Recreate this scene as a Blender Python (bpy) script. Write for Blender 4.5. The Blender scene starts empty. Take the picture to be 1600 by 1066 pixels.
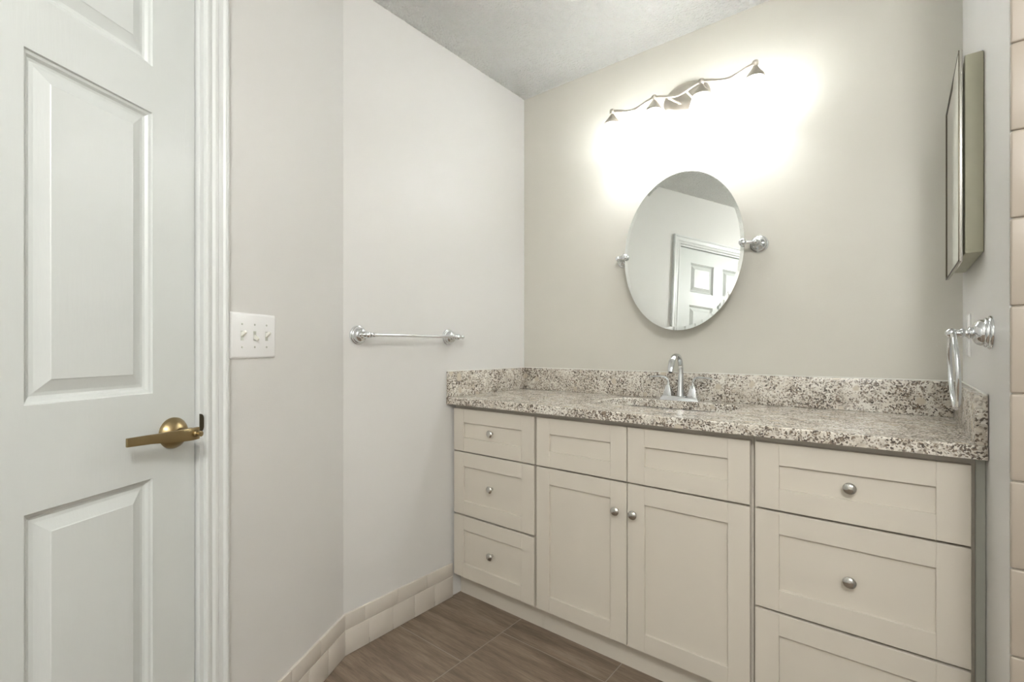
import bpy, bmesh, math, random
from mathutils import Vector, Matrix
from math import sin, cos, pi, radians, sqrt
sc = bpy.context.scene
col = sc.collection
random.seed(4)

# ------------------------------------------------------------------ camera, world, exposure
CAM_H = 1.1136
cd = bpy.data.cameras.new('camera'); cam = bpy.data.objects.new('camera', cd); col.objects.link(cam)
cam.location = (0, 0, CAM_H)
cam.rotation_euler = (radians(90), 0, radians(38.903))
cd.sensor_width = 36; cd.lens = 36 * 752.09 / 1600
cd.shift_y = 10.7 / 1600
cd.clip_start = 0.01
sc.camera = cam
w = bpy.data.worlds.new('world'); sc.world = w; w.use_nodes = True
w.node_tree.nodes['Background'].inputs[0].default_value = (0.8, 0.88, 1, 1)
w.node_tree.nodes['Background'].inputs[1].default_value = 0.15
sc.view_settings.view_transform = 'Standard'
sc.view_settings.look = 'None'
sc.view_settings.gamma = 1
sc.view_settings.use_curve_mapping = False
sc.view_settings.exposure = 3.0
BULB = 11.0            # strength of the four vanity bulbs
FILL = 13.2             # strength of the unseen globe lamp added as fill light

# ------------------------------------------------------------------ room dimensions
CEIL = 2.44
XL, XR, YB, YC = -1.567, 0.151, 2.0455, 0.971
A2 = radians(28.108)
WD = 1.60                                   # length of the slanted door wall
E = (XL + sin(A2) * WD, YC - cos(A2) * WD)  # its far end
YR = -1.45
XT = 0.93; YS = 1.222                       # tub alcove: its far side wall and its tiled end wall
ROT_DOOR = -(pi / 2 - A2); ROT_LEFT = -pi / 2; ROT_BACK = pi; ROT_RIGHT = pi / 2

# ------------------------------------------------------------------ materials
def new_mat(name):
    m = bpy.data.materials.new(name); m.use_nodes = True
    nt = m.node_tree
    return m, nt, nt.nodes['Principled BSDF']
def N(nt, t, **k):
    n = nt.nodes.new(t)
    for a, b in k.items():
        if a in n.inputs: n.inputs[a].default_value = b
        else: setattr(n, a, b)
    return n
def ramp(nt, stops, interp='LINEAR'):
    r = nt.nodes.new('ShaderNodeValToRGB'); r.color_ramp.interpolation = interp
    els = r.color_ramp.elements
    while len(els) < len(stops): els.new(0.5)
    for e, (p, c) in zip(els, stops):
        e.position = p; e.color = (*c, 1) if len(c) == 3 else c
    return r
def objco(nt, scale=(1, 1, 1), rot=(0, 0, 0)):
    tc = nt.nodes.new('ShaderNodeTexCoord'); mp = nt.nodes.new('ShaderNodeMapping')
    mp.inputs['Scale'].default_value = scale; mp.inputs['Rotation'].default_value = rot
    nt.links.new(tc.outputs['Object'], mp.inputs['Vector'])
    return mp.outputs['Vector']
def paint(name, rgb, rough=0.5, bump=0.05, scale=260, spec=0.5, stretch=(1, 1, 1)):
    m, nt, b = new_mat(name)
    b.inputs['Roughness'].default_value = rough
    b.inputs['Specular IOR Level'].default_value = spec
    co = objco(nt, stretch)
    n = N(nt, 'ShaderNodeTexNoise', Scale=scale, Detail=3.0); nt.links.new(co, n.inputs['Vector'])
    n2 = N(nt, 'ShaderNodeTexNoise', Scale=3.0, Detail=2.0); nt.links.new(co, n2.inputs['Vector'])
    r = ramp(nt, [(0.3, [c * 0.985 for c in rgb]), (0.7, rgb)])
    nt.links.new(n2.outputs['Fac'], r.inputs['Fac']); nt.links.new(r.outputs['Color'], b.inputs['Base Color'])
    bp = N(nt, 'ShaderNodeBump', Strength=bump, Distance=0.002)
    nt.links.new(n.outputs['Fac'], bp.inputs['Height']); nt.links.new(bp.outputs['Normal'], b.inputs['Normal'])
    return m
def metal(name, rgb, rough, brushed=0.0):
    m, nt, b = new_mat(name)
    b.inputs['Metallic'].default_value = 1
    b.inputs['Base Color'].default_value = (*rgb, 1)
    n = N(nt, 'ShaderNodeTexNoise', Scale=90.0, Detail=2.0)
    nt.links.new(objco(nt, (1, 1, 6)), n.inputs['Vector'])
    mr = N(nt, 'ShaderNodeMapRange'); mr.inputs['To Min'].default_value = rough * 0.8; mr.inputs['To Max'].default_value = rough * 1.2 + brushed
    nt.links.new(n.outputs['Fac'], mr.inputs['Value']); nt.links.new(mr.outputs['Result'], b.inputs['Roughness'])
    return m
M = {}
M['wall'] = paint('wall_paint', (0.72, 0.712, 0.69), 0.42, 0.12, 220, 0.4)
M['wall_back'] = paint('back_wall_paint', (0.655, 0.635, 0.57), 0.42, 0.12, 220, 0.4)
M['door'] = paint('door_paint', (0.65, 0.675, 0.66), 0.33, 0.12, 60, 0.5, (3.2, 3.2, 0.35))
M['trim'] = paint('trim_paint', (0.71, 0.725, 0.715), 0.3, 0.04, 120)
M['cabinet'] = paint('cabinet_paint', (0.69, 0.64, 0.56), 0.38, 0.03, 200, 0.4)
M['cab_gap'] = paint('cabinet_frame_paint', (0.67, 0.625, 0.55), 0.5, 0.03, 200, 0.3)
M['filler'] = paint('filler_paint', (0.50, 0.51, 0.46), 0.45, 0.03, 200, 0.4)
M['plate'] = paint('switch_plastic', (0.88, 0.88, 0.88), 0.25, 0.0, 50)
M['toggle'] = paint('toggle_plastic', (0.80, 0.79, 0.72), 0.25, 0.0, 50)
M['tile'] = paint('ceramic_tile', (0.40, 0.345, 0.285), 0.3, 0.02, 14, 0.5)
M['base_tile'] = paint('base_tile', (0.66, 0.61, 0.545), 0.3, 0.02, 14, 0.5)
M['grout'] = paint('grout', (0.74, 0.70, 0.63), 0.9, 0.2, 400, 0.2)
M['caulk'] = paint('caulk', (0.80, 0.79, 0.74), 0.5, 0.1, 60)
M['steel_body'] = paint('cabinet_side_enamel', (0.53, 0.52, 0.40), 0.35, 0.02, 50)
M['tape'] = paint('painter_tape', (0.01, 0.22, 0.55), 0.6, 0.1, 300)
M['porcelain'] = paint('porcelain', (0.80, 0.80, 0.78), 0.1, 0.0, 50)
M['dark'] = paint('dark_plastic', (0.03, 0.03, 0.028), 0.5, 0.0, 50)
M['chrome'] = metal('chrome', (0.74, 0.76, 0.78), 0.06)
M['nickel'] = metal('brushed_nickel', (0.60, 0.56, 0.50), 0.30)
M['knob'] = metal('satin_nickel_knob', (0.60, 0.59, 0.56), 0.16)
M['brass'] = metal('antique_brass', (0.34, 0.26, 0.14), 0.30, 0.04)
M['bronze'] = metal('dark_bronze', (0.10, 0.085, 0.06), 0.35)
M['steel'] = metal('stainless_trim', (0.62, 0.60, 0.56), 0.22)
m, nt, b = new_mat('mirror_glass'); b.inputs['Metallic'].default_value = 1; b.inputs['Roughness'].default_value = 0.0
b.inputs['Base Color'].default_value = (0.86, 0.89, 0.87, 1); M['mirror'] = m

# popcorn ceiling
m, nt, b = new_mat('popcorn_ceiling'); b.inputs['Roughness'].default_value = 0.95
b.inputs['Base Color'].default_value = (0.90, 0.90, 0.865, 1); b.inputs['Specular IOR Level'].default_value = 0.1
co = objco(nt)
v = N(nt, 'ShaderNodeTexVoronoi', Scale=95.0, feature='SMOOTH_F1'); v.inputs['Smoothness'].default_value = 0.6
n1 = N(nt, 'ShaderNodeTexNoise', Scale=70.0, Detail=5.0); n1.inputs['Roughness'].default_value = 0.65
nt.links.new(co, v.inputs['Vector']); nt.links.new(co, n1.inputs['Vector'])
r1 = ramp(nt, [(0.42, (0, 0, 0)), (0.66, (1, 1, 1))]); nt.links.new(n1.outputs['Fac'], r1.inputs['Fac'])
sb = N(nt, 'ShaderNodeMath', operation='SUBTRACT'); nt.links.new(r1.outputs['Color'], sb.inputs[0]); nt.links.new(v.outputs['Distance'], sb.inputs[1])
bp = N(nt, 'ShaderNodeBump', Strength=1.0, Distance=0.008); nt.links.new(sb.outputs['Value'], bp.inputs['Height'])
nt.links.new(bp.outputs['Normal'], b.inputs['Normal']); M['ceiling'] = m

# wood-look porcelain floor tile, 448 mm squares, alternate columns shifted half a tile
def floor_mat():
    m, nt, b = new_mat('wood_look_floor_tile')
    tc = nt.nodes.new('ShaderNodeTexCoord')
    mp = N(nt, 'ShaderNodeMapping'); mp.vector_type = 'POINT'
    mp.inputs['Rotation'].default_value = (0, 0, radians(90)); 
    # brick rows run along local x: rotate so rows become the columns of the room
    mp.inputs['Location'].default_value = (FX, FY, 0)
    nt.links.new(tc.outputs['Object'], mp.inputs['Vector'])
    br = N(nt, 'ShaderNodeTexBrick'); br.offset = 0.5; br.offset_frequency = 2; br.squash = 1
    br.inputs['Scale'].default_value = 1.0
    br.inputs['Brick Width'].default_value = 0.448; br.inputs['Row Height'].default_value = 0.448
    br.inputs['Mortar Size'].default_value = 0.0016; br.inputs['Mortar Smooth'].default_value = 0.1
    br.inputs['Color1'].default_value = (0.0, 0, 0, 1); br.inputs['Color2'].default_value = (1, 1, 1, 1)
    nt.links.new(mp.outputs['Vector'], br.inputs['Vector'])
    g = N(nt, 'ShaderNodeMapping'); g.inputs['Scale'].default_value = (1.6, 16, 1); nt.links.new(tc.outputs['Object'], g.inputs['Vector'])
    off = N(nt, 'ShaderNodeVectorMath', operation='ADD'); nt.links.new(g.outputs['Vector'], off.inputs[0])
    sc_ = N(nt, 'ShaderNodeVectorMath', operation='SCALE'); sc_.inputs['Scale'].default_value = 7.0
    nt.links.new(br.outputs['Color'], sc_.inputs[0]); nt.links.new(sc_.outputs['Vector'], off.inputs[1])
    n = N(nt, 'ShaderNodeTexNoise', Scale=1.6, Detail=8.0); n.inputs['Roughness'].default_value = 0.62; n.inputs['Distortion'].default_value = 0.35
    nt.links.new(off.outputs['Vector'], n.inputs['Vector'])
    cr = ramp(nt, [(0.30, (0.155, 0.112, 0.080)), (0.48, (0.225, 0.17, 0.125)), (0.60, (0.285, 0.22, 0.163)), (0.74, (0.34, 0.28, 0.22))])
    nt.links.new(n.outputs['Fac'], cr.inputs['Fac'])
    n2 = N(nt, 'ShaderNodeTexNoise', Scale=14.0, Detail=6.0); nt.links.new(off.outputs['Vector'], n2.inputs['Vector'])
    mx = N(nt, 'ShaderNodeMix', data_type='RGBA', blend_type='OVERLAY'); mx.inputs[0].default_value = 0.35
    nt.links.new(cr.outputs['Color'], mx.inputs[6]); nt.links.new(n2.outputs['Fac'], mx.inputs[7])
    mo = N(nt, 'ShaderNodeMix', data_type='RGBA'); nt.links.new(br.outputs['Fac'], mo.inputs[0])
    nt.links.new(mx.outputs[2], mo.inputs[6]); mo.inputs[7].default_value = (0.36, 0.315, 0.26, 1)
    nt.links.new(mo.outputs[2], b.inputs['Base Color'])
    b.inputs['Roughness'].default_value = 0.5; b.inputs['Specular IOR Level'].default_value = 0.35
    bp = N(nt, 'ShaderNodeBump', Strength=0.4, Distance=0.001, invert=True); nt.links.new(br.outputs['Fac'], bp.inputs['Height'])
    nt.links.new(bp.outputs['Normal'], b.inputs['Normal'])
    return m
# rotated coordinate: (x', y') = (-y, x) + (FX, FY).  Columns change at x = -1.213 + k*0.448.
FY = 1.213 + 0.448 * 4            # rows of the brick = columns of the room
FX = 1.218 + 0.448 * 4            # joint at y = 1.218 in the un-offset rows (corrected below)
M['floor'] = None

def granite():
    m, nt, b = new_mat('speckled_granite')
    co = objco(nt)
    wob = N(nt, 'ShaderNodeTexNoise', Scale=40.0, Detail=3.0); nt.links.new(co, wob.inputs['Vector'])
    ws = N(nt, 'ShaderNodeVectorMath', operation='SCALE'); ws.inputs['Scale'].default_value = 0.018; nt.links.new(wob.outputs['Color'], ws.inputs[0])
    ad = N(nt, 'ShaderNodeVectorMath', operation='ADD'); nt.links.new(co, ad.inputs[0]); nt.links.new(ws.outputs['Vector'], ad.inputs[1])
    P = ad.outputs['Vector']
    base = N(nt, 'ShaderNodeTexNoise', Scale=22.0, Detail=6.0); base.inputs['Roughness'].default_value = 0.6; nt.links.new(P, base.inputs['Vector'])
    r0 = ramp(nt, [(0.32, (0.50, 0.44, 0.36)), (0.46, (0.70, 0.65, 0.57)), (0.60, (0.80, 0.765, 0.695))]); nt.links.new(base.outputs['Fac'], r0.inputs['Fac'])
    # crystals of grey quartz
    vo = N(nt, 'ShaderNodeTexVoronoi', Scale=210.0); nt.links.new(P, vo.inputs['Vector'])
    sep = N(nt, 'ShaderNodeSeparateColor'); nt.links.new(vo.outputs['Color'], sep.inputs['Color'])
    r1 = ramp(nt, [(0.0, (0, 0, 0)), (0.52, (0, 0, 0)), (0.54, (1, 1, 1))], 'CONSTANT'); nt.links.new(sep.outputs['Red'], r1.inputs['Fac'])
    cg = ramp(nt, [(0.0, (0.30, 0.26, 0.215)), (0.4, (0.46, 0.41, 0.345)), (1.0, (0.78, 0.75, 0.69))]); nt.links.new(sep.outputs['Green'], cg.inputs['Fac'])
    m1 = N(nt, 'ShaderNodeMix', data_type='RGBA'); nt.links.new(r1.outputs['Color'], m1.inputs[0]); nt.links.new(r0.outputs['Color'], m1.inputs[6]); nt.links.new(cg.outputs['Color'], m1.inputs[7])
    # dark mica specks, denser in drifts
    vd = N(nt, 'ShaderNodeTexVoronoi', Scale=250.0); nt.links.new(P, vd.inputs['Vector'])
    sd = N(nt, 'ShaderNodeSeparateColor'); nt.links.new(vd.outputs['Color'], sd.inputs['Color'])
    drift = N(nt, 'ShaderNodeTexNoise', Scale=16.0, Detail=3.0); nt.links.new(co, drift.inputs['Vector'])
    mm = N(nt, 'ShaderNodeMath', operation='MULTIPLY_ADD'); nt.links.new(drift.outputs['Fac'], mm.inputs[0]); mm.inputs[1].default_value = 1.5; mm.inputs[2].default_value = -0.51
    lt = N(nt, 'ShaderNodeMath', operation='LESS_THAN'); nt.links.new(sd.outputs['Blue'], lt.inputs[0]); nt.links.new(mm.outputs['Value'], lt.inputs[1])
    dc = ramp(nt, [(0.0, (0.07, 0.058, 0.048)), (0.5, (0.16, 0.13, 0.105)), (1.0, (0.28, 0.215, 0.16))]); nt.links.new(sd.outputs['Red'], dc.inputs['Fac'])
    m2 = N(nt, 'ShaderNodeMix', data_type='RGBA'); nt.links.new(lt.outputs['Value'], m2.inputs[0]); nt.links.new(m1.outputs[2], m2.inputs[6]); nt.links.new(dc.outputs['Color'], m2.inputs[7])
    # occasional large cream blotches
    bl = N(nt, 'ShaderNodeTexVoronoi', Scale=15.0); nt.links.new(P, bl.inputs['Vector'])
    rb = ramp(nt, [(0.17, (1, 1, 1)), (0.22, (0, 0, 0))]); nt.links.new(bl.outputs['Distance'], rb.inputs['Fac'])
    m3 = N(nt, 'ShaderNodeMix', data_type='RGBA'); nt.links.new(rb.outputs['Color'], m3.inputs[0]); nt.links.new(m2.outputs[2], m3.inputs[6]); m3.inputs[7].default_value = (0.60, 0.53, 0.43, 1)
    nt.links.new(m3.outputs[2], b.inputs['Base Color'])
    b.inputs['Roughness'].default_value = 0.2; b.inputs['Specular IOR Level'].default_value = 0.75
    return m
M['granite'] = granite()

def shade_mat():
    m = bpy.data.materials.new('frosted_glass_shade'); m.use_nodes = True; nt = m.node_tree; nt.nodes.clear()
    out = nt.nodes.new('ShaderNodeOutputMaterial')
    tr = N(nt, 'ShaderNodeBsdfTranslucent', Color=(0.85, 0.85, 0.85, 1)); gl = N(nt, 'ShaderNodeBsdfPrincipled')
    gl.inputs['Base Color'].default_value = (0.9, 0.9, 0.9, 1); gl.inputs['Roughness'].default_value = 0.15
    mx = N(nt, 'ShaderNodeMixShader'); mx.inputs[0].default_value = 0.46
    nt.links.new(tr.outputs[0], mx.inputs[1]); nt.links.new(gl.outputs[0], mx.inputs[2]); nt.links.new(mx.outputs[0], out.inputs[0])
    return m
M['shade'] = shade_mat()
def emit(name, rgb, s):
    m, nt, b = new_mat(name); b.inputs['Base Color'].default_value = (0.9, 0.9, 0.9, 1)
    b.inputs['Emission Color'].default_value = (*rgb, 1); b.inputs['Emission Strength'].default_value = s
    return m
M['bulb'] = emit('lit_bulb', (0.955, 0.985, 1.0), BULB)
M['fill_light'] = emit('fill_glow', (0.985, 0.985, 0.96), FILL)

# ------------------------------------------------------------------ mesh helpers
def Bm(): return bmesh.new()
def box(bm, x0, x1, y0, y1, z0, z1, bev=0.0, seg=2):
    r = bmesh.ops.create_cube(bm, size=1)
    vs = r['verts']
    bmesh.ops.scale(bm, vec=(x1 - x0, y1 - y0, z1 - z0), verts=vs)
    bmesh.ops.translate(bm, vec=((x0 + x1) / 2, (y0 + y1) / 2, (z0 + z1) / 2), verts=vs)
    if bev > 0:
        es = list({e for v_ in vs for e in v_.link_edges})
        bmesh.ops.bevel(bm, geom=es, offset=bev, segments=seg, profile=0.5, affect='EDGES')
def lathe(bm, prof, center=(0, 0, 0), axis='Y', n=48, sx=1.0, sz=1.0, closed=True):
    """prof = [(distance along axis, radius)]"""
    rings = []
    for d, r in prof:
        ring = []
        for i in range(n):
            a = 2 * pi * i / n
            u, v_ = r * cos(a) * sx, r * sin(a) * sz
            if axis == 'Y': p = (u, d, v_)
            elif axis == 'Z': p = (u, v_, d)
            else: p = (d, u, v_)
            ring.append(bm.verts.new([p[k] + center[k] for k in range(3)]))
        rings.append(ring)
    for a, b_ in zip(rings, rings[1:]):
        for i in range(n):
            j = (i + 1) % n
            bm.faces.new((a[i], a[j], b_[j], b_[i]))
    if closed:
        bm.faces.new(rings[0][::-1]); bm.faces.new(rings[-1])
def tube(bm, pts, rad, n=16, up=(0, 0, 1), cap=True):
    """sweep; rad = r or list of r or (ru, rv)"""
    pts = [Vector(p) for p in pts]; rings = []
    prev = None
    for i, p in enumerate(pts):
        t = (pts[min(i + 1, len(pts) - 1)] - pts[max(i - 1, 0)]).normalized()
        if prev is None:
            u = Vector(up).cross(t)
            if u.length < 1e-4: u = Vector((1, 0, 0)).cross(t)
            u.normalize()
        else: u = (prev - t * prev.dot(t)).normalized()
        prev = u; v_ = t.cross(u)
        r = rad[i] if isinstance(rad, (list, tuple)) and len(rad) == len(pts) and not (len(pts) == 2 and not isinstance(rad, list)) else rad
        ru, rv = r if isinstance(r, tuple) else (r, r)
        rings.append([bm.verts.new(p + u * ru * cos(2 * pi * k / n) + v_ * rv * sin(2 * pi * k / n)) for k in range(n)])
    for a, b_ in zip(rings, rings[1:]):
        for k in range(n):
            j = (k + 1) % n
            bm.faces.new((a[k], a[j], b_[j], b_[k]))
    if cap: bm.faces.new(rings[0][::-1]); bm.faces.new(rings[-1])
def prism(bm, poly, z0, z1):
    lo = [bm.verts.new((x, y, z0)) for x, y in poly]; hi = [bm.verts.new((x, y, z1)) for x, y in poly]
    n = len(poly)
    bm.faces.new(lo[::-1]); bm.faces.new(hi)
    for i in range(n): bm.faces.new((lo[i], lo[(i + 1) % n], hi[(i + 1) % n], hi[i]))
def smooth_pts(ctrl, n=8):
    """Catmull-Rom through the control points (tuples of any length)"""
    P = [ctrl[0]] + list(ctrl) + [ctrl[-1]]; out = []
    for i in range(1, len(P) - 2):
        for k in range(n):
            t = k / n
            out.append(tuple(0.5 * (2 * b_ + (c - a) * t + (2 * a - 5 * b_ + 4 * c - d) * t * t + (-a + 3 * b_ - 3 * c + d) * t ** 3)
                       for a, b_, c, d in zip(P[i - 1], P[i], P[i + 1], P[i + 2])))
    out.append(tuple(ctrl[-1])); return out
def empty(name, label, cat, loc, rz=0.0, group=None):
    o = bpy.data.objects.new(name, None); col.objects.link(o)
    o.location = loc; o.rotation_euler = (0, 0, rz); o.empty_display_size = 0.05
    o['label'] = label; o['category'] = cat
    if group: o['group'] = group
    return o
def obj(name, bm, mat, parent=None, smooth=35, loc=None, label=None):
    bmesh.ops.recalc_face_normals(bm, faces=bm.faces)
    me = bpy.data.meshes.new(name); bm.to_mesh(me); bm.free()
    me.materials.append(M[mat] if isinstance(mat, str) else mat)
    o = bpy.data.objects.new(name, me); col.objects.link(o)
    if smooth:
        for p in me.polygons: p.use_smooth = True
        me.set_sharp_from_angle(angle=radians(smooth))
    if parent: o.parent = parent
    if loc: o.location = loc
    if label: o['label'] = label
    return o
def structure(o, loc=None, rz=0.0):
    o['kind'] = 'structure'
    if loc: o.location = loc
    o.rotation_euler = (0, 0, rz); return o
def dup(o, parent=None, loc=None):
    c = o.copy(); col.objects.link(c); c.parent = parent
    if loc is not None: c.location = loc
    for ch in list(o.children): dup(ch, c)
    return c

# ------------------------------------------------------------------ the shell
def panel_sheet(bm, x0, x1, z0, z1, rects, prof, y=0.0):
    """a flat face in the xz plane at y (facing +y) with nested-loop profiles inside each rect; prof = [(inset, depth)]"""
    xs = sorted({x0, x1} | {r[0] for r in rects} | {r[1] for r in rects})
    zs = sorted({z0, z1} | {r[2] for r in rects} | {r[3] for r in rects})
    for xa, xb in zip(xs, xs[1:]):
        for za, zb in zip(zs, zs[1:]):
            if any(r[0] <= (xa + xb) / 2 <= r[1] and r[2] <= (za + zb) / 2 <= r[3] for r in rects): continue
            bm.faces.new([bm.verts.new(p) for p in ((xa, y, za), (xb, y, za), (xb, y, zb), (xa, y, zb))])
    for (a, b_, c, d) in rects:
        loops = []
        for ins, dep in prof:
            loops.append([bm.verts.new(p) for p in ((a + ins, y + dep, c + ins), (b_ - ins, y + dep, c + ins), (b_ - ins, y + dep, d - ins), (a + ins, y + dep, d - ins))])
        for l0, l1 in zip(loops, loops[1:]):
            for i in range(4):
                j = (i + 1) % 4; bm.faces.new((l0[i], l0[j], l1[j], l1[i]))
        bm.faces.new(loops[-1])

T = 0.10
bm = Bm(); prism(bm, [(XL - T, YB + T), (XL - T, YC - .1), (E[0] - .25, E[1] - .1), (E[0] - .25, YR - T), (XT + T, YR - T), (XT + T, YS + T), (XR + T, YS + T), (XR + T, YB + T)], -0.06, 0.0)
floor = structure(obj('floor', bm, 'caulk', smooth=0))
bm = Bm(); prism(bm, [(XL - T, YB + T), (XL - T, YC - .1), (E[0] - .25, E[1] - .1), (E[0] - .25, YR - T), (XT + T, YR - T), (XT + T, YS + T), (XR + T, YS + T), (XR + T, YB + T)], CEIL, CEIL + 0.06)
structure(obj('ceiling', bm, 'ceiling', smooth=0))
M['floor'] = floor_mat(); floor.data.materials[0] = M['floor']
bm = Bm(); box(bm, XL - T, XL, YC - 0.04, YB + T, 0, CEIL); structure(obj('wall_left', bm, 'wall', smooth=0))
bm = Bm(); box(bm, XL, XR + T, YB, YB + T, 0, CEIL); structure(obj('wall_back', bm, 'wall_back', smooth=0))
bm = Bm(); box(bm, XR, XR + T, YS, YB, 0, CEIL); structure(obj('wall_right', bm, 'wall', smooth=0))
bm = Bm(); box(bm, E[0] - .1, XT + T, YR - T, YR, 0, CEIL); structure(obj('wall_rear', bm, 'wall', smooth=0))
bm = Bm(); box(bm, E[0] - .1, E[0], YR, E[1] + .02, 0, CEIL); structure(obj('wall_side', bm, 'wall', smooth=0))
# slanted wall with the doorway; local x runs along the wall away from the corner, local y into the room
D0, D1, DH = 0.626, 1.408, 2.045
bm = Bm(); box(bm, 0, D0, -T, 0, 0, CEIL); box(bm, D1, WD, -T, 0, 0, CEIL); box(bm, D0, D1, -T, 0, DH, CEIL)
structure(obj('wall_door', bm, 'wall', smooth=0), (XL, YC, 0), ROT_DOOR)

# door slab, six raised panels
SW0, SW1 = 0.642, 1.404
mid = (SW0 + SW1) / 2
px = [(SW0 + .105, mid - .046), (mid + .046, SW1 - .105)]
pz = [(0.24, 0.838), (1.018, 1.609), (1.707, 1.93)]
rects = [(a, b_, c, d) for a, b_ in px for c, d in pz]
PR = [(0, 0), (.0015, -.004), (.006, -.0055), (.010, -.010), (.014, -.0115), (.020, -.0105), (.040, -.003), (.0415, -.0018)]
bm = Bm(); panel_sheet(bm, SW0, SW1, 0.012, 2.035, rects, PR, y=-0.002)
for q in (( (SW0, -.002), (SW0, -.037)), ((SW1, -.002), (SW1, -.037))):
    (xa, ya), (xb, yb) = q
    bm.faces.new([bm.verts.new(p) for p in ((xa, ya, .012), (xb, yb, .012), (xb, yb, 2.035), (xa, ya, 2.035))])
bm.faces.new([bm.verts.new(p) for p in ((SW0, -.037, .012), (SW1, -.037, .012), (SW1, -.037, 2.035), (SW0, -.037, 2.035))])
for z in (.012, 2.035):
    bm.faces.new([bm.verts.new(p) for p in ((SW0, -.002, z), (SW1, -.002, z), (SW1, -.037, z), (SW0, -.037, z))])
bmesh.ops.remove_doubles(bm, verts=bm.verts, dist=1e-5)
RC = .008   # the slab sits this far back in its frame
door = structure(obj('door_1', bm, 'door', smooth=0), (XL - sin(A2) * RC - cos(A2) * RC, YC + cos(A2) * RC - sin(A2) * RC, 0), ROT_DOOR)
# lever set
hc = (0.700, 0.926)
bm = Bm(); lathe(bm, [(-.002, .034), (.003, .034), (.006, .0325), (.010, .029), (.016, .024), (.019, .018), (.0195, .0)], (hc[0], 0, hc[1]), 'Y', 64, closed=False)
ros = obj('rosette', bm, 'brass', door, 40)
bm = Bm(); lathe(bm, [(-.001, .003), (.0135, .003), (.0138, .0)], (hc[0] + .022, 0, hc[1] - .012), 'Y', 16, closed=False); obj('screw_hole', bm, 'dark', ros)
bm = Bm(); lathe(bm, [(.015, .0125), (.03, .011), (.040, .0115), (.043, .013), (.052, .013), (.055, .0115), (.056, .0)], (hc[0], 0, hc[1]), 'Y', 32, closed=False)
hd = obj('door_handle', bm, 'brass', door, 40)
ctrl = [(.688, .052, .926, .0130, .0040), (.705, .054, .926, .0132, .0042), (.725, .054, .927, .0128, .0040), (.750, .050, .928, .0115, .0034), (.775, .0435, .929, .0100, .0030), (.792, .0405, .930, .0092, .0028)]
sp = smooth_pts(ctrl, 8)
bm = Bm()
def blade(bm, sp):
    rings = []
    for i, (x, y, z, h, t) in enumerate(sp):
        a = Vector(sp[max(i - 1, 0)][:3]); c = Vector(sp[min(i + 1, len(sp) - 1)][:3]); d = (c - a).normalized()
        nrm = Vector((-d.y, d.x, 0)).normalized()
        ring = []
        for (s, u) in ((-1, -.8), (-1, .8), (-.8, 1), (.8, 1), (1, .8), (1, -.8), (.8, -1), (-.8, -1)):
            ring.append(bm.verts.new(Vector((x, y, z)) + nrm * t * s + Vector((0, 0, h * u))))
        rings.append(ring)
    for a, b_ in zip(rings, rings[1:]):
        for k in range(8): bm.faces.new((a[k], a[(k + 1) % 8], b_[(k + 1) % 8], b_[k]))
    bm.faces.new(rings[0][::-1]); bm.faces.new(rings[-1])
blade(bm, sp)
blade(bm, [(.7915, .0404, .930, .0092, .0028), (.797, .0388, .930, .0092, .0028), (.835, .0345, .931, .0085, .0024)])
obj('lever', bm, 'brass', hd, 30)
bm = Bm(); lathe(bm, [(.050, .0085), (.060, .0085), (.062, .0065), (.070, .006), (.071, .0)], (hc[0] - .002, 0, hc[1]), 'Y', 24, closed=False)
obj('privacy_button', bm, 'brass', hd)

# jamb and casing
bm = Bm()
for x0, x1 in ((0.616, 0.6305), (1.3995, 1.424)): box(bm, x0, x1, -T, 0.001, 0, DH + .001, 0.001)
box(bm, 0.622, 1.424, -T, 0.001, 2.0385, 2.055, 0.001)
box(bm, 0.6305, 0.645, -.062, -.048, 0, 2.0385); box(bm, 1.386, 1.3995, -.062, -.048, 0, 2.0385)
jamb = structure(obj('trim_2', bm, 'trim', smooth=0), (XL, YC, 0), ROT_DOOR)
bm = Bm(); poly = [(0.6285 + .0095 * 1, 0)]  # strike plate lip
pts = [(.6265, z) for z in (.922, .956)]
prof = []
for k in range(9): a = pi * k / 8 / 2; prof.append((.6315 - .0100 * sin(a), .948 + .012 * cos(a)))
for k in range(9): a = pi * k / 8 / 2; prof.append((.6315 - .0100 * cos(a), .930 - .012 * sin(a)))
lo = [bm.verts.new((x, .0008, z)) for x, z in prof]; hi = [bm.verts.new((x, .0042, z)) for x, z in prof]
bm.faces.new(lo); bm.faces.new(hi[::-1])
for i in range(len(prof)): j = (i + 1) % len(prof); bm.faces.new((lo[i], lo[j], hi[j], hi[i]))
obj('strike_plate', bm, 'bronze', jamb, 0)
CP = [(0, -.001), (0, .009), (.003, .011), (.009, .011), (.012, .0085), (.018, .008), (.023, .0125), (.030, .0135), (.034, .0115), (.046, .013), (.049, .0175), (.053, .019), (.059, .0185), (.062, .016), (.062, -.001)]
bm = Bm()
cx0, cx1, cz = 0.6195, 1.4255, 2.052
rings = []
for (bx, bz, dx, dz) in ((cx0, 0, -1, 0), (cx0, cz, -1, 1), (cx1, cz, 1, 1), (cx1, 0, 1, 0)):
    rings.append([bm.verts.new((bx + dx * w_, h_, bz + dz * w_)) for w_, h_ in CP])
for a, b_ in zip(rings, rings[1:]):
    for k in range(len(CP) - 1): bm.faces.new((a[k], a[k + 1], b_[k + 1], b_[k]))
structure(obj('trim_1', bm, 'trim', smooth=0), (XL, YC, 0), ROT_DOOR)

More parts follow.
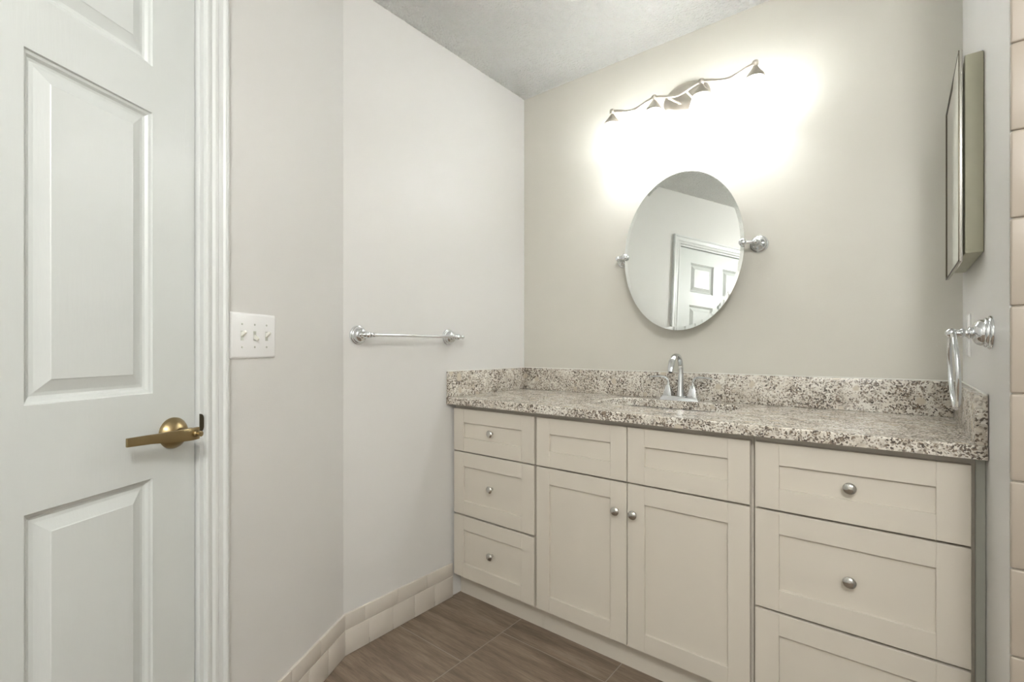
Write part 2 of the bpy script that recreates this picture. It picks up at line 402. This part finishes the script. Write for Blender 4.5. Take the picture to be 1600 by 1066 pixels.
# tiled base
def base_run(name, L, start, pitch, cap_pitch, loc, rz, skip=0.0):
    bm = Bm(); g = 0.0022
    x = start
    while x < L - .004:
        x1 = min(x + pitch, L); box(bm, x + g / 2, x1 - g / 2, -.002, .0085, 0.001, .0920, .0008); x = x1
    x = start
    while x < L - .004:
        x1 = min(x + cap_pitch, L)
        box(bm, x + .0004, x1 - .0004, -.002, .0090, .0938, .150, .0018, 2); x = x1
    o = structure(obj(name, bm, 'base_tile', smooth=40), loc, rz)
    bm = Bm(); box(bm, start, L, -.002, .0072, .022, .147)
    obj('grout', bm, 'grout', o, 0)
    return o
base_run('baseboard_left', 1.512 - YC, 0.0, .1090, .1524, (XL, 1.512, 0), ROT_LEFT)
base_run('baseboard_door', 0.5565, 0.0, .1090, .1524, (XL, YC, 0), ROT_DOOR)

# tiled end wall of the tub alcove, facing the camera (152 mm tiles with eased edges), and the alcove's far side
bm = Bm(); box(bm, XT, XT + T, YR, YS + T, 0, CEIL); structure(obj('wall_alcove', bm, 'wall', smooth=0))
bm = Bm(); box(bm, XR + T, XT, YS, YS + T, 0, CEIL)
box(bm, XR + .004, XT, YS - .0035, YS, 0, CEIL)
sh = structure(obj('wall_shower', bm, 'grout', smooth=0))
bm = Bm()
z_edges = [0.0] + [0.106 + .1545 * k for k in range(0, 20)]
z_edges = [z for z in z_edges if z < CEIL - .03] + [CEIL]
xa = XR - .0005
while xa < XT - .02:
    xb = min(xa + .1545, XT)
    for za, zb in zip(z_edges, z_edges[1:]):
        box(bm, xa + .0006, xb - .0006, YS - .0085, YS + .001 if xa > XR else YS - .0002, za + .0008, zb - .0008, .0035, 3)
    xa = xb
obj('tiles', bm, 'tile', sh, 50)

# ------------------------------------------------------------------ vanity
FY_, FT = 1.511, 0.019             # plane of the fronts and their thickness
BZ, TZ = 0.106, 0.846
def front_bm(x0, x1, z0, z1, rail=0.0605, ry=None):
    bm = Bm(); ry = ry or rail; y = FY_; b_ = .0009
    def pc(xa, xb, za, zb, ya, yb, bv=b_): box(bm, xa, xb, ya, yb, za, zb, bv, 1)
    pc(x0, x0 + rail, z0, z1, y, y + FT); pc(x1 - rail, x1, z0, z1, y, y + FT)
    pc(x0 + rail, x1 - rail, z0, z0 + ry, y, y + FT); pc(x0 + rail, x1 - rail, z1 - ry, z1, y, y + FT)
    pc(x0 + rail - .004, x1 - rail + .004, z0 + ry - .004, z1 - ry + .004, y + .0085, y + .015, 0)
    return bm
KN = [(-.001, .0065), (.002, .0062), (.006, .0048), (.010, .0048), (.013, .0075), (.0155, .0135), (.018, .0152), (.021, .0150), (.0245, .0118), (.0262, .007), (.0268, 0.0)]
bm = Bm(); lathe(bm, [(-d, r) for d, r in KN], (0, 0, 0), 'Y', 32, closed=False)
knob_mesh = obj('knob', bm, 'knob').data
bpy.data.objects.remove(bpy.data.objects['knob'])
def knob(x, z, parent, yoff=0.0):
    o = bpy.data.objects.new('knob', knob_mesh); col.objects.link(o); o.parent = parent
    o.location = (x, FY_ + yoff, z)
def unit(name, label, cx, x0, x1, left=0.0, right=0.0):
    t = empty(name, label, 'cabinet', (cx, 1.80, 0))
    def part(n, bm, mat, parent=t, sm=35):
        o = obj(n, bm, mat, parent, sm)
        if parent is t: o.location = (-cx, -1.80, 0)
        return o
    bm = Bm()  # carcass with face frame
    y = FY_ + FT + .0015
    box(bm, x0, x1, y, y + .019, BZ - .002, .8655)
    box(bm, x0, x0 + .016, y + .018, 2.035, BZ - .002, .8655); box(bm, x1 - .016, x1, y + .018, 2.035, BZ - .002, .8655)
    box(bm, x0, x0 + .016, 1.579, 2.035, 0, BZ - .002); box(bm, x1 - .016, x1, 1.579, 2.035, 0, BZ - .002)
    box(bm, x0 + .016, x1 - .016, y + .018, 2.035, BZ, BZ + .016); box(bm, x0 + .016, x1 - .016, 2.025, 2.035, BZ, .8655)
    part('carcass', bm, 'cab_gap', sm=0)
    bm = Bm(); box(bm, x0, x1, 1.566, 1.578, 0.0, BZ - .002); part('toe_kick', bm, 'cabinet', sm=0)
    return t, part
LX0, LX1, SX0, SXM0, SXM1, SX1, RX0, RX1 = -1.553, -1.110, -1.098, -0.7215, -0.7180, -0.338, -0.324, 0.126
IP = .008
tL, P = unit('drawer_cabinet', 'three-drawer white vanity cabinet against the left wall beside the towel bar', -1.33, XL + .003, -1.1045)
for (z0, z1, kz) in ((.660, TZ, .753), (.382, .654, .521), (BZ, .374, .241)):
    d = P('drawer', front_bm(LX0, LX1, z0, z1), 'cabinet'); knob(-1.333, kz, d, IP)
tS, P = unit('sink_cabinet', 'two-door white vanity cabinet under the sink, between the drawer stacks', -.718, -1.1035, -.3315)
P('false_drawer_front', front_bm(SX0, SXM0, .660, TZ), 'cabinet'); P('false_drawer_front', front_bm(SXM1, SX1, .660, TZ), 'cabinet')
d = P('cabinet_door', front_bm(SX0, SXM0, BZ, .654), 'cabinet'); knob(-.7565, .5575, d)
d = P('cabinet_door', front_bm(SXM1, SX1, BZ, .654), 'cabinet'); knob(-.6925, .5575, d)
tR, P = unit('drawer_cabinet', 'wide three-drawer white vanity cabinet against the right wall under the towel ring', -.10, -.3305, .1335)
for (z0, z1, kz) in ((.660, TZ, .753), (.378, .654, .512), (BZ, .371, .241)):
    d = P('drawer', front_bm(RX0, RX1, z0, z1), 'cabinet'); knob(-.1015, kz, d, IP)
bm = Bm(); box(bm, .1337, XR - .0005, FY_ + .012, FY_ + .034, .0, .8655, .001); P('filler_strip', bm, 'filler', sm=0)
d = None

# ------------------------------------------------------------------ granite countertop with sink cut-out
CZ, CU = 0.897, 0.866
CY = 1.476
def rrect(x0, x1, y0, y1, r, n=10):
    out = []
    for cx_, cy_, a0 in ((x1 - r, y1 - r, 0), (x0 + r, y1 - r, 90), (x0 + r, y0 + r, 180), (x1 - r, y0 + r, 270)):
        for k in range(n + 1):
            a = radians(a0 + 90 * k / n); out.append((cx_ + r * cos(a), cy_ + r * sin(a)))
    return out
HX0, HX1, HY0, HY1 = -.958, -.452, 1.685, 1.942
def slab_with_hole(bm, x0, x1, y0, y1, z0, z1, hole, ease=.003):
    def ringfaces(z, ins, hexp, flip):
        outer = [(x0 + ins, y0 + ins), (x1 - ins, y0 + ins), (x1 - ins, y1 - ins), (x0 + ins, y1 - ins)]
        ov = [bm.verts.new((*p, z)) for p in outer]
        hv = []
        cx_, cy_ = (HX0 + HX1) / 2, (HY0 + HY1) / 2
        for p in hole:
            v_ = Vector((p[0] - cx_, p[1] - cy_)); v_ = v_ * (1 + hexp / v_.length); hv.append(bm.verts.new((cx_ + v_.x, cy_ + v_.y, z)))
        es = [bm.edges.new((ov[i], ov[(i + 1) % 4])) for i in range(4)] + [bm.edges.new((hv[i], hv[(i + 1) % len(hv)])) for i in range(len(hv))]
        bmesh.ops.triangle_fill(bm, use_beauty=True, edges=es)
        return ov, hv
    to, th = ringfaces(z1, ease, ease, False); bo, bh = ringfaces(z0, 0, 0, True)
    mo = [bm.verts.new((x, y, z1 - ease)) for x, y in ((x0, y0), (x1, y0), (x1, y1), (x0, y1))]
    mh = [bm.verts.new((*p, z1 - ease)) for p in hole]
    for a, b_ in ((to, mo), (mo, bo), (th, mh), (mh, bh)):
        n = len(a)
        for i in range(n): bm.faces.new((a[i], a[(i + 1) % n], b_[(i + 1) % n], b_[i]))
hole = rrect(HX0, HX1, HY0, HY1, .075)
bm = Bm(); slab_with_hole(bm, XL + .0015, XR - .0015, CY, YB - .001, CU, CZ, hole)
ct = obj('countertop', bm, 'granite', None, 30)
ct['label'] = 'long speckled cream and brown granite countertop on the white vanity cabinets'; ct['category'] = 'countertop'
SH = 1.008
bm = Bm(); box(bm, XL + .0225, XR - .0225, YB - .0205, YB - .0008, CZ + .0003, SH, .0015); obj('backsplash', bm, 'granite', ct)
bm = Bm(); box(bm, XL + .0012, XL + .022, CY + .002, YB - .0008, CZ + .0003, SH, .0015); obj('side_splash', bm, 'granite', ct)
bm = Bm(); box(bm, XR - .022, XR - .0012, CY + .002, YB - .0008, CZ + .0003, SH, .0015); obj('side_splash', bm, 'granite', ct)
bm = Bm()
box(bm, XL + .002, XR - .002, YB - .0055, YB - .0006, SH - .001, SH + .0035, .0015)
box(bm, XL + .0008, XL + .005, CY + .004, YB - .004, SH - .001, SH + .003, .0012)
box(bm, XR - .005, XR - .0008, CY + .004, YB - .004, SH - .001, SH + .003, .0012)
obj('caulk_bead', bm, 'caulk', ct)

# undermount sink
bm = Bm(); loops = []
scx, scy = (HX0 + HX1) / 2, (HY0 + HY1) / 2
ring = rrect(HX0 - .004, HX1 + .004, HY0 - .004, HY1 + .004, .079)
for s, z in ((1.10, CU - .0075), (1.0, CU - .0075), (.985, CU - .014), (.96, CU - .06), (.90, CU - .11), (.75, CU - .135), (.35, CU - .142), (.06, CU - .145)):
    loops.append([bm.verts.new((scx + (x - scx) * s, scy + (y - scy) * (s if s < 1 else 1 + (s - 1) * .6), z)) for x, y in ring])
for a, b_ in zip(loops, loops[1:]):
    for i in range(len(a)): j = (i + 1) % len(a); bm.faces.new((a[i], a[j], b_[j], b_[i]))
bm.faces.new(loops[-1])
sink = empty('sink', 'white undermount basin set into the granite countertop below the faucet', 'sink', (scx, scy, CU - .15))
o = obj('basin', bm, 'porcelain', sink, 50); o.location = (-scx, -scy, -(CU - .15))
md = o.modifiers.new('thickness', 'SOLIDIFY'); md.thickness = .006; md.offset = 1
bm = Bm(); lathe(bm, [(0, .022), (.003, .021), (.0035, .0)], (0, 0, .006), 'Z', 24, closed=False); obj('drain', bm, 'chrome', sink)

# ------------------------------------------------------------------ faucet (local y towards the room)
FX_, FYY = -.707, 1.985
fa = empty('faucet', 'chrome two-handle centerset faucet with a high arc spout behind the sink', 'faucet', (FX_, FYY, CZ), pi)
bm = Bm()
def frustum(bm, x0, x1, y0, y1, z0, X0, X1, Y0, Y1, z1, bev=.0015):
    r = bmesh.ops.create_cube(bm, size=1); vs = r['verts']
    for v_ in vs:
        t = v_.co.z > 0; a, b_, c, d = (X0, X1, Y0, Y1) if t else (x0, x1, y0, y1)
        v_.co = Vector((b_ if v_.co.x > 0 else a, d if v_.co.y > 0 else c, z1 if t else z0))
    bmesh.ops.bevel(bm, geom=list({e for v_ in vs for e in v_.link_edges}), offset=bev, segments=2, profile=.5, affect='EDGES')
frustum(bm, -.080, .080, -.027, .027, .0002, -.070, .070, -.021, .021, .019)
obj('base_plate', bm, 'chrome', fa)
bm = Bm()
path = [(0, 0, .017, .0165, .0165), (0, 0, .035, .0145, .0145), (0, -.002, .075, .0115, .012), (0, -.004, .115, .0105, .0105), (0, 0, .148, .0105, .0095), (0, .014, .173, .0110, .0085),
        (0, .040, .186, .0120, .0075), (0, .070, .182, .0130, .0075), (0, .094, .163, .0135, .0075), (0, .108, .140, .0125, .0080), (0, .112, .122, .0115, .0080)]
sp = smooth_pts(path, 6)
tube(bm, [p[:3] for p in sp], [(p[3], p[4]) for p in sp], 24, up=(0, 1, 0))
obj('spout', bm, 'chrome', fa, 50)
bm = Bm(); lathe(bm, [(.1165, .0065), (.123, .0065)], (0, .1125, 0), 'Z', 20); obj('aerator', bm, 'dark', fa)
for s in (-1, 1):
    bm = Bm(); frustum(bm, s * .051 - .0185, s * .051 + .0185, -.0175, .0175, .017, s * .051 - .0085, s * .051 + .0085, -.0085, .0085, .062)
    h = obj('handle', bm, 'chrome', fa)
    hp = [(s * .051, 0, .055, .0068, .0068), (s * .051, 0, .070, .0058, .0058), (s * .053, .001, .083, .0056, .0056), (s * .061, .003, .092, .0054, .0064), (s * .075, .004, .0965, .0045, .0072), (s * .100, .006, .0965, .0036, .0080), (s * .124, .008, .0935, .0030, .0082), (s * .1275, .008, .093, .0018, .006)]
    sp = smooth_pts(hp, 6)
    bm = Bm(); tube(bm, [p[:3] for p in sp], [(p[4], p[3]) for p in sp], 20, up=(1, 0, 0)); obj('lever', bm, 'chrome', h, 50)

# ------------------------------------------------------------------ oval pivot mirror
MX, MZ = -.705, 1.513
mi = empty('oval_mirror', 'frameless oval tilting mirror between chrome brackets on the back wall', 'mirror', (MX, YB, MZ), ROT_BACK)
MRX, MRZ, MOFF, TILT = .2450, .328, .072, radians(3.0)
def ell_ring(bm, s, y, n=128):
    out = []
    for i in range(n):
        a = 2 * pi * i / n; x = (MRX - s) * cos(a); z = (MRZ - s) * sin(a)
        out.append(bm.verts.new((x, MOFF + y * cos(TILT) - z * sin(TILT), z * cos(TILT) + y * sin(TILT))))
    return out
def bridge(bm, rings):
    for a, b_ in zip(rings, rings[1:]):
        for i in range(len(a)): j = (i + 1) % len(a); bm.faces.new((a[i], a[j], b_[j], b_[i]))
bm = Bm(); R = [ell_ring(bm, .0135, .0028), ell_ring(bm, .0, .0018)]; bridge(bm, R); bm.faces.new(R[0]); 
gl = obj('mirror_glass', bm, 'mirror', mi, 0)
bm = Bm(); R = [ell_ring(bm, .0, .0018), ell_ring(bm, .0, -.003)]; bridge(bm, R); bm.faces.new(R[-1])
obj('mirror_edge', bm, 'steel', mi, 30)
ROSE = [(0, .0335), (.003, .0335), (.005, .0315), (.0075, .0310), (.009, .027), (.013, .0255), (.019, .020), (.024, .013), (.028, .0105)]
for s in (-1, 1):
    # s=+1 is the left bracket in the picture (local x mirrored)
    x = s * .281
    bm = Bm(); lathe(bm, [(.0003, .0335)] + ROSE[1:] + [(.034, .0085), (.050, .0080), (.056, .0095), (.062, .0095)], (x, 0, 0), 'Y', 40)
    br = obj('bracket', bm, 'chrome', mi, 50)
    bm = Bm(); tube(bm, [(x, .066, 0), (x - s * .022, .069, 0), (x - s * .036, .073, 0)], [.0085, .0070, .0070], 20)
    bmesh.ops.create_uvsphere(bm, u_segments=24, v_segments=16, radius=.0115, matrix=Matrix.Translation((x, .066, 0)))
    obj('arm', bm, 'chrome', br, 60)
    bm = Bm(); lathe(bm, [(.0665, .009), (.0755, .0095), (.0785, .0130), (.083, .0145), (.088, .013), (.0915, .008), (.0925, 0)], (x - s * .040, 0, 0), 'Y', 32, closed=False)
    obj('clamp_knob', bm, 'chrome', br, 60)

# ------------------------------------------------------------------ vanity light
VX, VZ, VO = -.702, 2.156, .115
vl = empty('vanity_light', 'four-lamp brushed nickel vanity light with a wavy bar above the oval mirror', 'light fixture', (VX, YB, VZ), ROT_BACK)
bm = Bm(); lathe(bm, [(.0003, 1.0), (.006, 1.0), (.010, .96), (.013, .86), (.017, .80), (.020, .70), (.022, .0)], (.0, 0, .008), 'Y', 64, sx=.098, sz=.070, closed=False)
obj('backplate', bm, 'nickel', vl, 50)
SPX = .1925
jx = [(-1.5 + k) * SPX for k in range(4)]
bm = Bm(); pts = []
for k in range(3):
    for i in range(16):
        t = i / 16; pts.append((jx[k] + SPX * t, VO, -.0115 * (1 - cos(2 * pi * t))))
pts.append((jx[3], VO, 0))
tube(bm, pts, .0052, 14); obj('wavy_bar', bm, 'nickel', vl, 60)
for s in (-1, 1):
    bm = Bm(); tube(bm, smooth_pts([(s * .030, .015, -.002), (s * .034, .060, -.010), (s * .038, VO, -.019)], 6), .005, 12); obj('arm', bm, 'nickel', vl, 60)
for k, x in enumerate(jx):
    bm = Bm()
    lathe(bm, [(.012, .0), (.0115, .005), (.008, .0095), (0, .0115), (-.008, .0095), (-.011, .0075), (-.014, .009), (-.020, .0125), (-.030, .0185), (-.040, .0265), (-.046, .0305), (-.050, .0315), (-.056, .0315), (-.057, .029)], (x, VO, 0), 'Z', 40, closed=False)
    cap = obj('lamp_holder', bm, 'nickel', vl, 50)
    bm = Bm()
    pr = [(-.053, .0285), (-.060, .0315), (-.075, .0375), (-.095, .0430), (-.120, .0475), (-.150, .0515), (-.172, .0535)]
    lathe(bm, pr, (x, VO, 0), 'Z', 48, closed=False)
    o = obj('lamp_shade', bm, 'shade', cap, 60)
    bm = Bm(); lathe(bm, [(-.050, .013), (-.075, .014), (-.092, .022), (-.108, .0285), (-.122, .0285), (-.136, .021), (-.143, .008), (-.144, 0)], (x, VO, 0), 'Z', 24, closed=False)
    obj('light_bulb', bm, 'bulb', cap, 60)

# ------------------------------------------------------------------ towel bar on the left wall
tb = empty('towel_bar', 'chrome towel bar with round rosettes mounted on the left wall', 'towel bar', (XL, 1.26, 1.161), ROT_LEFT)
POST = [(.0003, .0355), (.0045, .0355), (.0065, .0335), (.007, .0315), (.011, .0315), (.013, .0295), (.0135, .0280), (.018, .0278), (.023, .0258), (.027, .0222), (.030, .0170), (.0315, .0125), (.033, .0125), (.0350, .0140), (.037, .0125), (.038, .0092), (.042, .0080), (.046, .0115), (.050, .0125)]
for x in (.229, -.229):
    bm = Bm(); lathe(bm, POST + [(.060, .0130), (.068, .0115), (.073, .0070), (.075, 0)], (x, 0, 0), 'Y', 48, closed=False)
    obj('rosette', bm, 'chrome', tb, 50)
bm = Bm(); lathe(bm, [(-.224, .0062), (.224, .0062)], (0, .060, 0), 'X', 20)
rod = obj('rod', bm, 'chrome', tb, 60)
for s in (1, -1):
    bm = Bm(); pr = [(s * .196, .0064), (s * .199, .0088), (s * .203, .0088), (s * .207, .0070), (s * .212, .0105), (s * .218, .0105)]
    pr2 = [(s * .238, .0100), (s * .246, .0085), (s * .249, .0060), (s * .253, .0075), (s * .259, .0098), (s * .265, .0075), (s * .268, 0)]
    if s == 1: lathe(bm, sorted(pr), (0, .060, 0), 'X', 24)
    else: lathe(bm, sorted(pr), (0, .060, 0), 'X', 24)
    obj('collar', bm, 'chrome', rod, 50)
    bm = Bm(); lathe(bm, pr2, (0, .060, 0), 'X', 24, closed=False)
    obj('finial', bm, 'chrome', rod, 50)

# ------------------------------------------------------------------ towel ring on the right wall
tr = empty('towel_ring', 'chrome towel ring hanging on the right wall above the granite corner', 'towel ring', (XR, 1.430, 1.146), ROT_RIGHT)
bm = Bm(); lathe(bm, POST[:-2] + [(.047, .0110), (.050, .0085), (.056, .0075)], (0, 0, 0), 'Y', 48)
obj('mount', bm, 'chrome', tr, 50)
bm = Bm(); lathe(bm, [(.055, .0070), (.057, .0088), (.059, .0070), (.061, .0050)], (0, 0, 0), 'Y', 24)
bmesh.ops.create_uvsphere(bm, u_segments=24, v_segments=16, radius=.0105, matrix=Matrix.Translation((0, .064, .0)))
obj('ring_holder', bm, 'chrome', tr, 60)
bm = Bm(); n = 96; rr = .0815; rings = []
tw = radians(1.0)
for i in range(n):
    a = 2 * pi * i / n
    c = Vector((rr * sin(a) * cos(tw), .0635 + rr * sin(a) * sin(tw), -.083 + rr * cos(a))) + Vector((0, -.0035 + .0035 * cos(a), 0))
    u = Vector((sin(a) * cos(tw), sin(a) * sin(tw), cos(a))); v_ = Vector((-sin(tw), cos(tw), 0))
    rings.append([bm.verts.new(c + u * .0046 * cos(2 * pi * k / 14) + v_ * .0046 * sin(2 * pi * k / 14)) for k in range(14)])
for i in range(n):
    a, b_ = rings[i], rings[(i + 1) % n]
    for k in range(14): bm.faces.new((a[k], a[(k + 1) % 14], b_[(k + 1) % 14], b_[k]))
obj('ring', bm, 'chrome', tr, 60)

# ------------------------------------------------------------------ medicine cabinet on the right wall (local x = +Y world, local y = out of the wall)
mc = empty('medicine_cabinet', 'mirror-door medicine cabinet mounted high on the right wall', 'medicine cabinet', (XR, 1.752, 1.318), ROT_RIGHT)
bm = Bm(); box(bm, -.200, .195, .0004, .033, .018, .486, .003)
obj('body', bm, 'steel_body', mc)
bm = Bm(); box(bm, -.204, .204, .0365, .0430, 0, .499, .0012)
dr = obj('cabinet_door', bm, 'steel', mc)
bm = Bm(); box(bm, -.2005, .2005, .0428, .0440, .004, .495, .0004); obj('mirror_glass', bm, 'mirror', dr)
bm = Bm()
for a_ in ((-.204, -.2005, 0, .499), (.2005, .204, 0, .499), (-.204, .204, 0, .0038), (-.204, .204, .4952, .499)): box(bm, a_[0], a_[1], .0425, .0446, a_[2], a_[3], .0004)
obj('frame', bm, 'bronze', dr, 0)
bm = Bm(); box(bm, .188, .194, .033, .0366, .03, .47); obj('hinge', bm, 'dark', mc)
bm = Bm(); box(bm, -.175, -.110, .0004, .022, .4862, .4885); box(bm, -.175, -.110, .0003, .0012, .4875, .497)
tp = obj('painters_tape', bm, 'tape', None, 0); tp.location = mc.location; tp.rotation_euler = (0, 0, ROT_RIGHT)
tp['label'] = 'scrap of blue tape on top of the medicine cabinet'; tp['category'] = 'tape'

# ------------------------------------------------------------------ three-gang switch on the door wall
sw = empty('light_switch', 'white three-toggle light switch plate on the wall beside the door', 'light switch',
           (XL + sin(A2) * .4565, YC - cos(A2) * .4565, 1.1455), ROT_DOOR)
def plate_bm(w_, h_, t=.0058):
    bm = Bm(); lo = []
    for s, y in ((0, .0003), (0, .0025), (.0030, .005), (.006, t)):
        lo.append([bm.verts.new((x, y, z)) for x, z in rrect(-w_ / 2 + s, w_ / 2 - s, -h_ / 2 + s, h_ / 2 - s, .004, 4)])
    bridge(bm, lo); bm.faces.new(lo[-1]); bm.faces.new(lo[0][::-1]); return bm
obj('wall_plate', plate_bm(.170, .119), 'plate', sw, 30)
for k, up in ((-1, 1), (0, -1), (1, 1)):
    x = -k * .046
    bm = Bm(); box(bm, x - .0052, x + .0052, .0050, .0062, -.0125, .0125, .0004)
    st = obj('switch_slot', bm, 'filler', sw, 0)
    bm = Bm(); frustum(bm, x - .0042, x + .0042, -.006, .006, 0, x - .0032, x + .0032, -.0032, .0032, .0155, .0008)
    # tip the lever up or down out of the plate
    mt = Matrix.Translation((0, .004, up * .002)) @ Matrix.Rotation(radians(-90 + up * 32), 4, 'X')
    bmesh.ops.transform(bm, matrix=mt, verts=bm.verts)
    obj('toggle', bm, 'toggle', st, 30)
    for z in (.030, -.030):
        bm = Bm(); lathe(bm, [(.0050, .0028), (.0064, .0028), (.0068, .0020), (.0069, 0)], (x, 0, z), 'Y', 16, closed=False); obj('screw', bm, 'filler', sw, 40)
# outlet plate on the right wall, seen nearly edge on
ou = empty('outlet', 'white outlet plate seen edge-on on the right wall behind the towel ring', 'outlet', (XR, 1.855, 1.148), ROT_RIGHT)
obj('wall_plate', plate_bm(.072, .119), 'plate', ou, 30)
for z in (.020, -.020):
    bm = Bm(); lathe(bm, [(.005, 1), (.0066, 1), (.0068, 0)], (0, 0, z), 'Y', 24, sx=.0165, sz=.0140, closed=False); obj('socket', bm, 'plate', ou)

# ------------------------------------------------------------------ unseen globe lamp, added to fill the room with light
cl = empty('fill_lamp', 'added fill lamp, a white globe hanging out of view over the tub alcove', 'fill lamp', (.36, -.38, CEIL))
bm = Bm(); lathe(bm, [(-.0003, .065), (-.018, .063), (-.026, .040), (-.030, .008), (-.200, .008), (-.204, .045), (-.226, .048)], (0, 0, 0), 'Z', 48); obj('fill_canopy', bm, 'nickel', cl)
bm = Bm(); bmesh.ops.create_uvsphere(bm, u_segments=48, v_segments=24, radius=.125, matrix=Matrix.Translation((0, 0, -.345))); obj('globe', bm, 'fill_light', cl, 60)
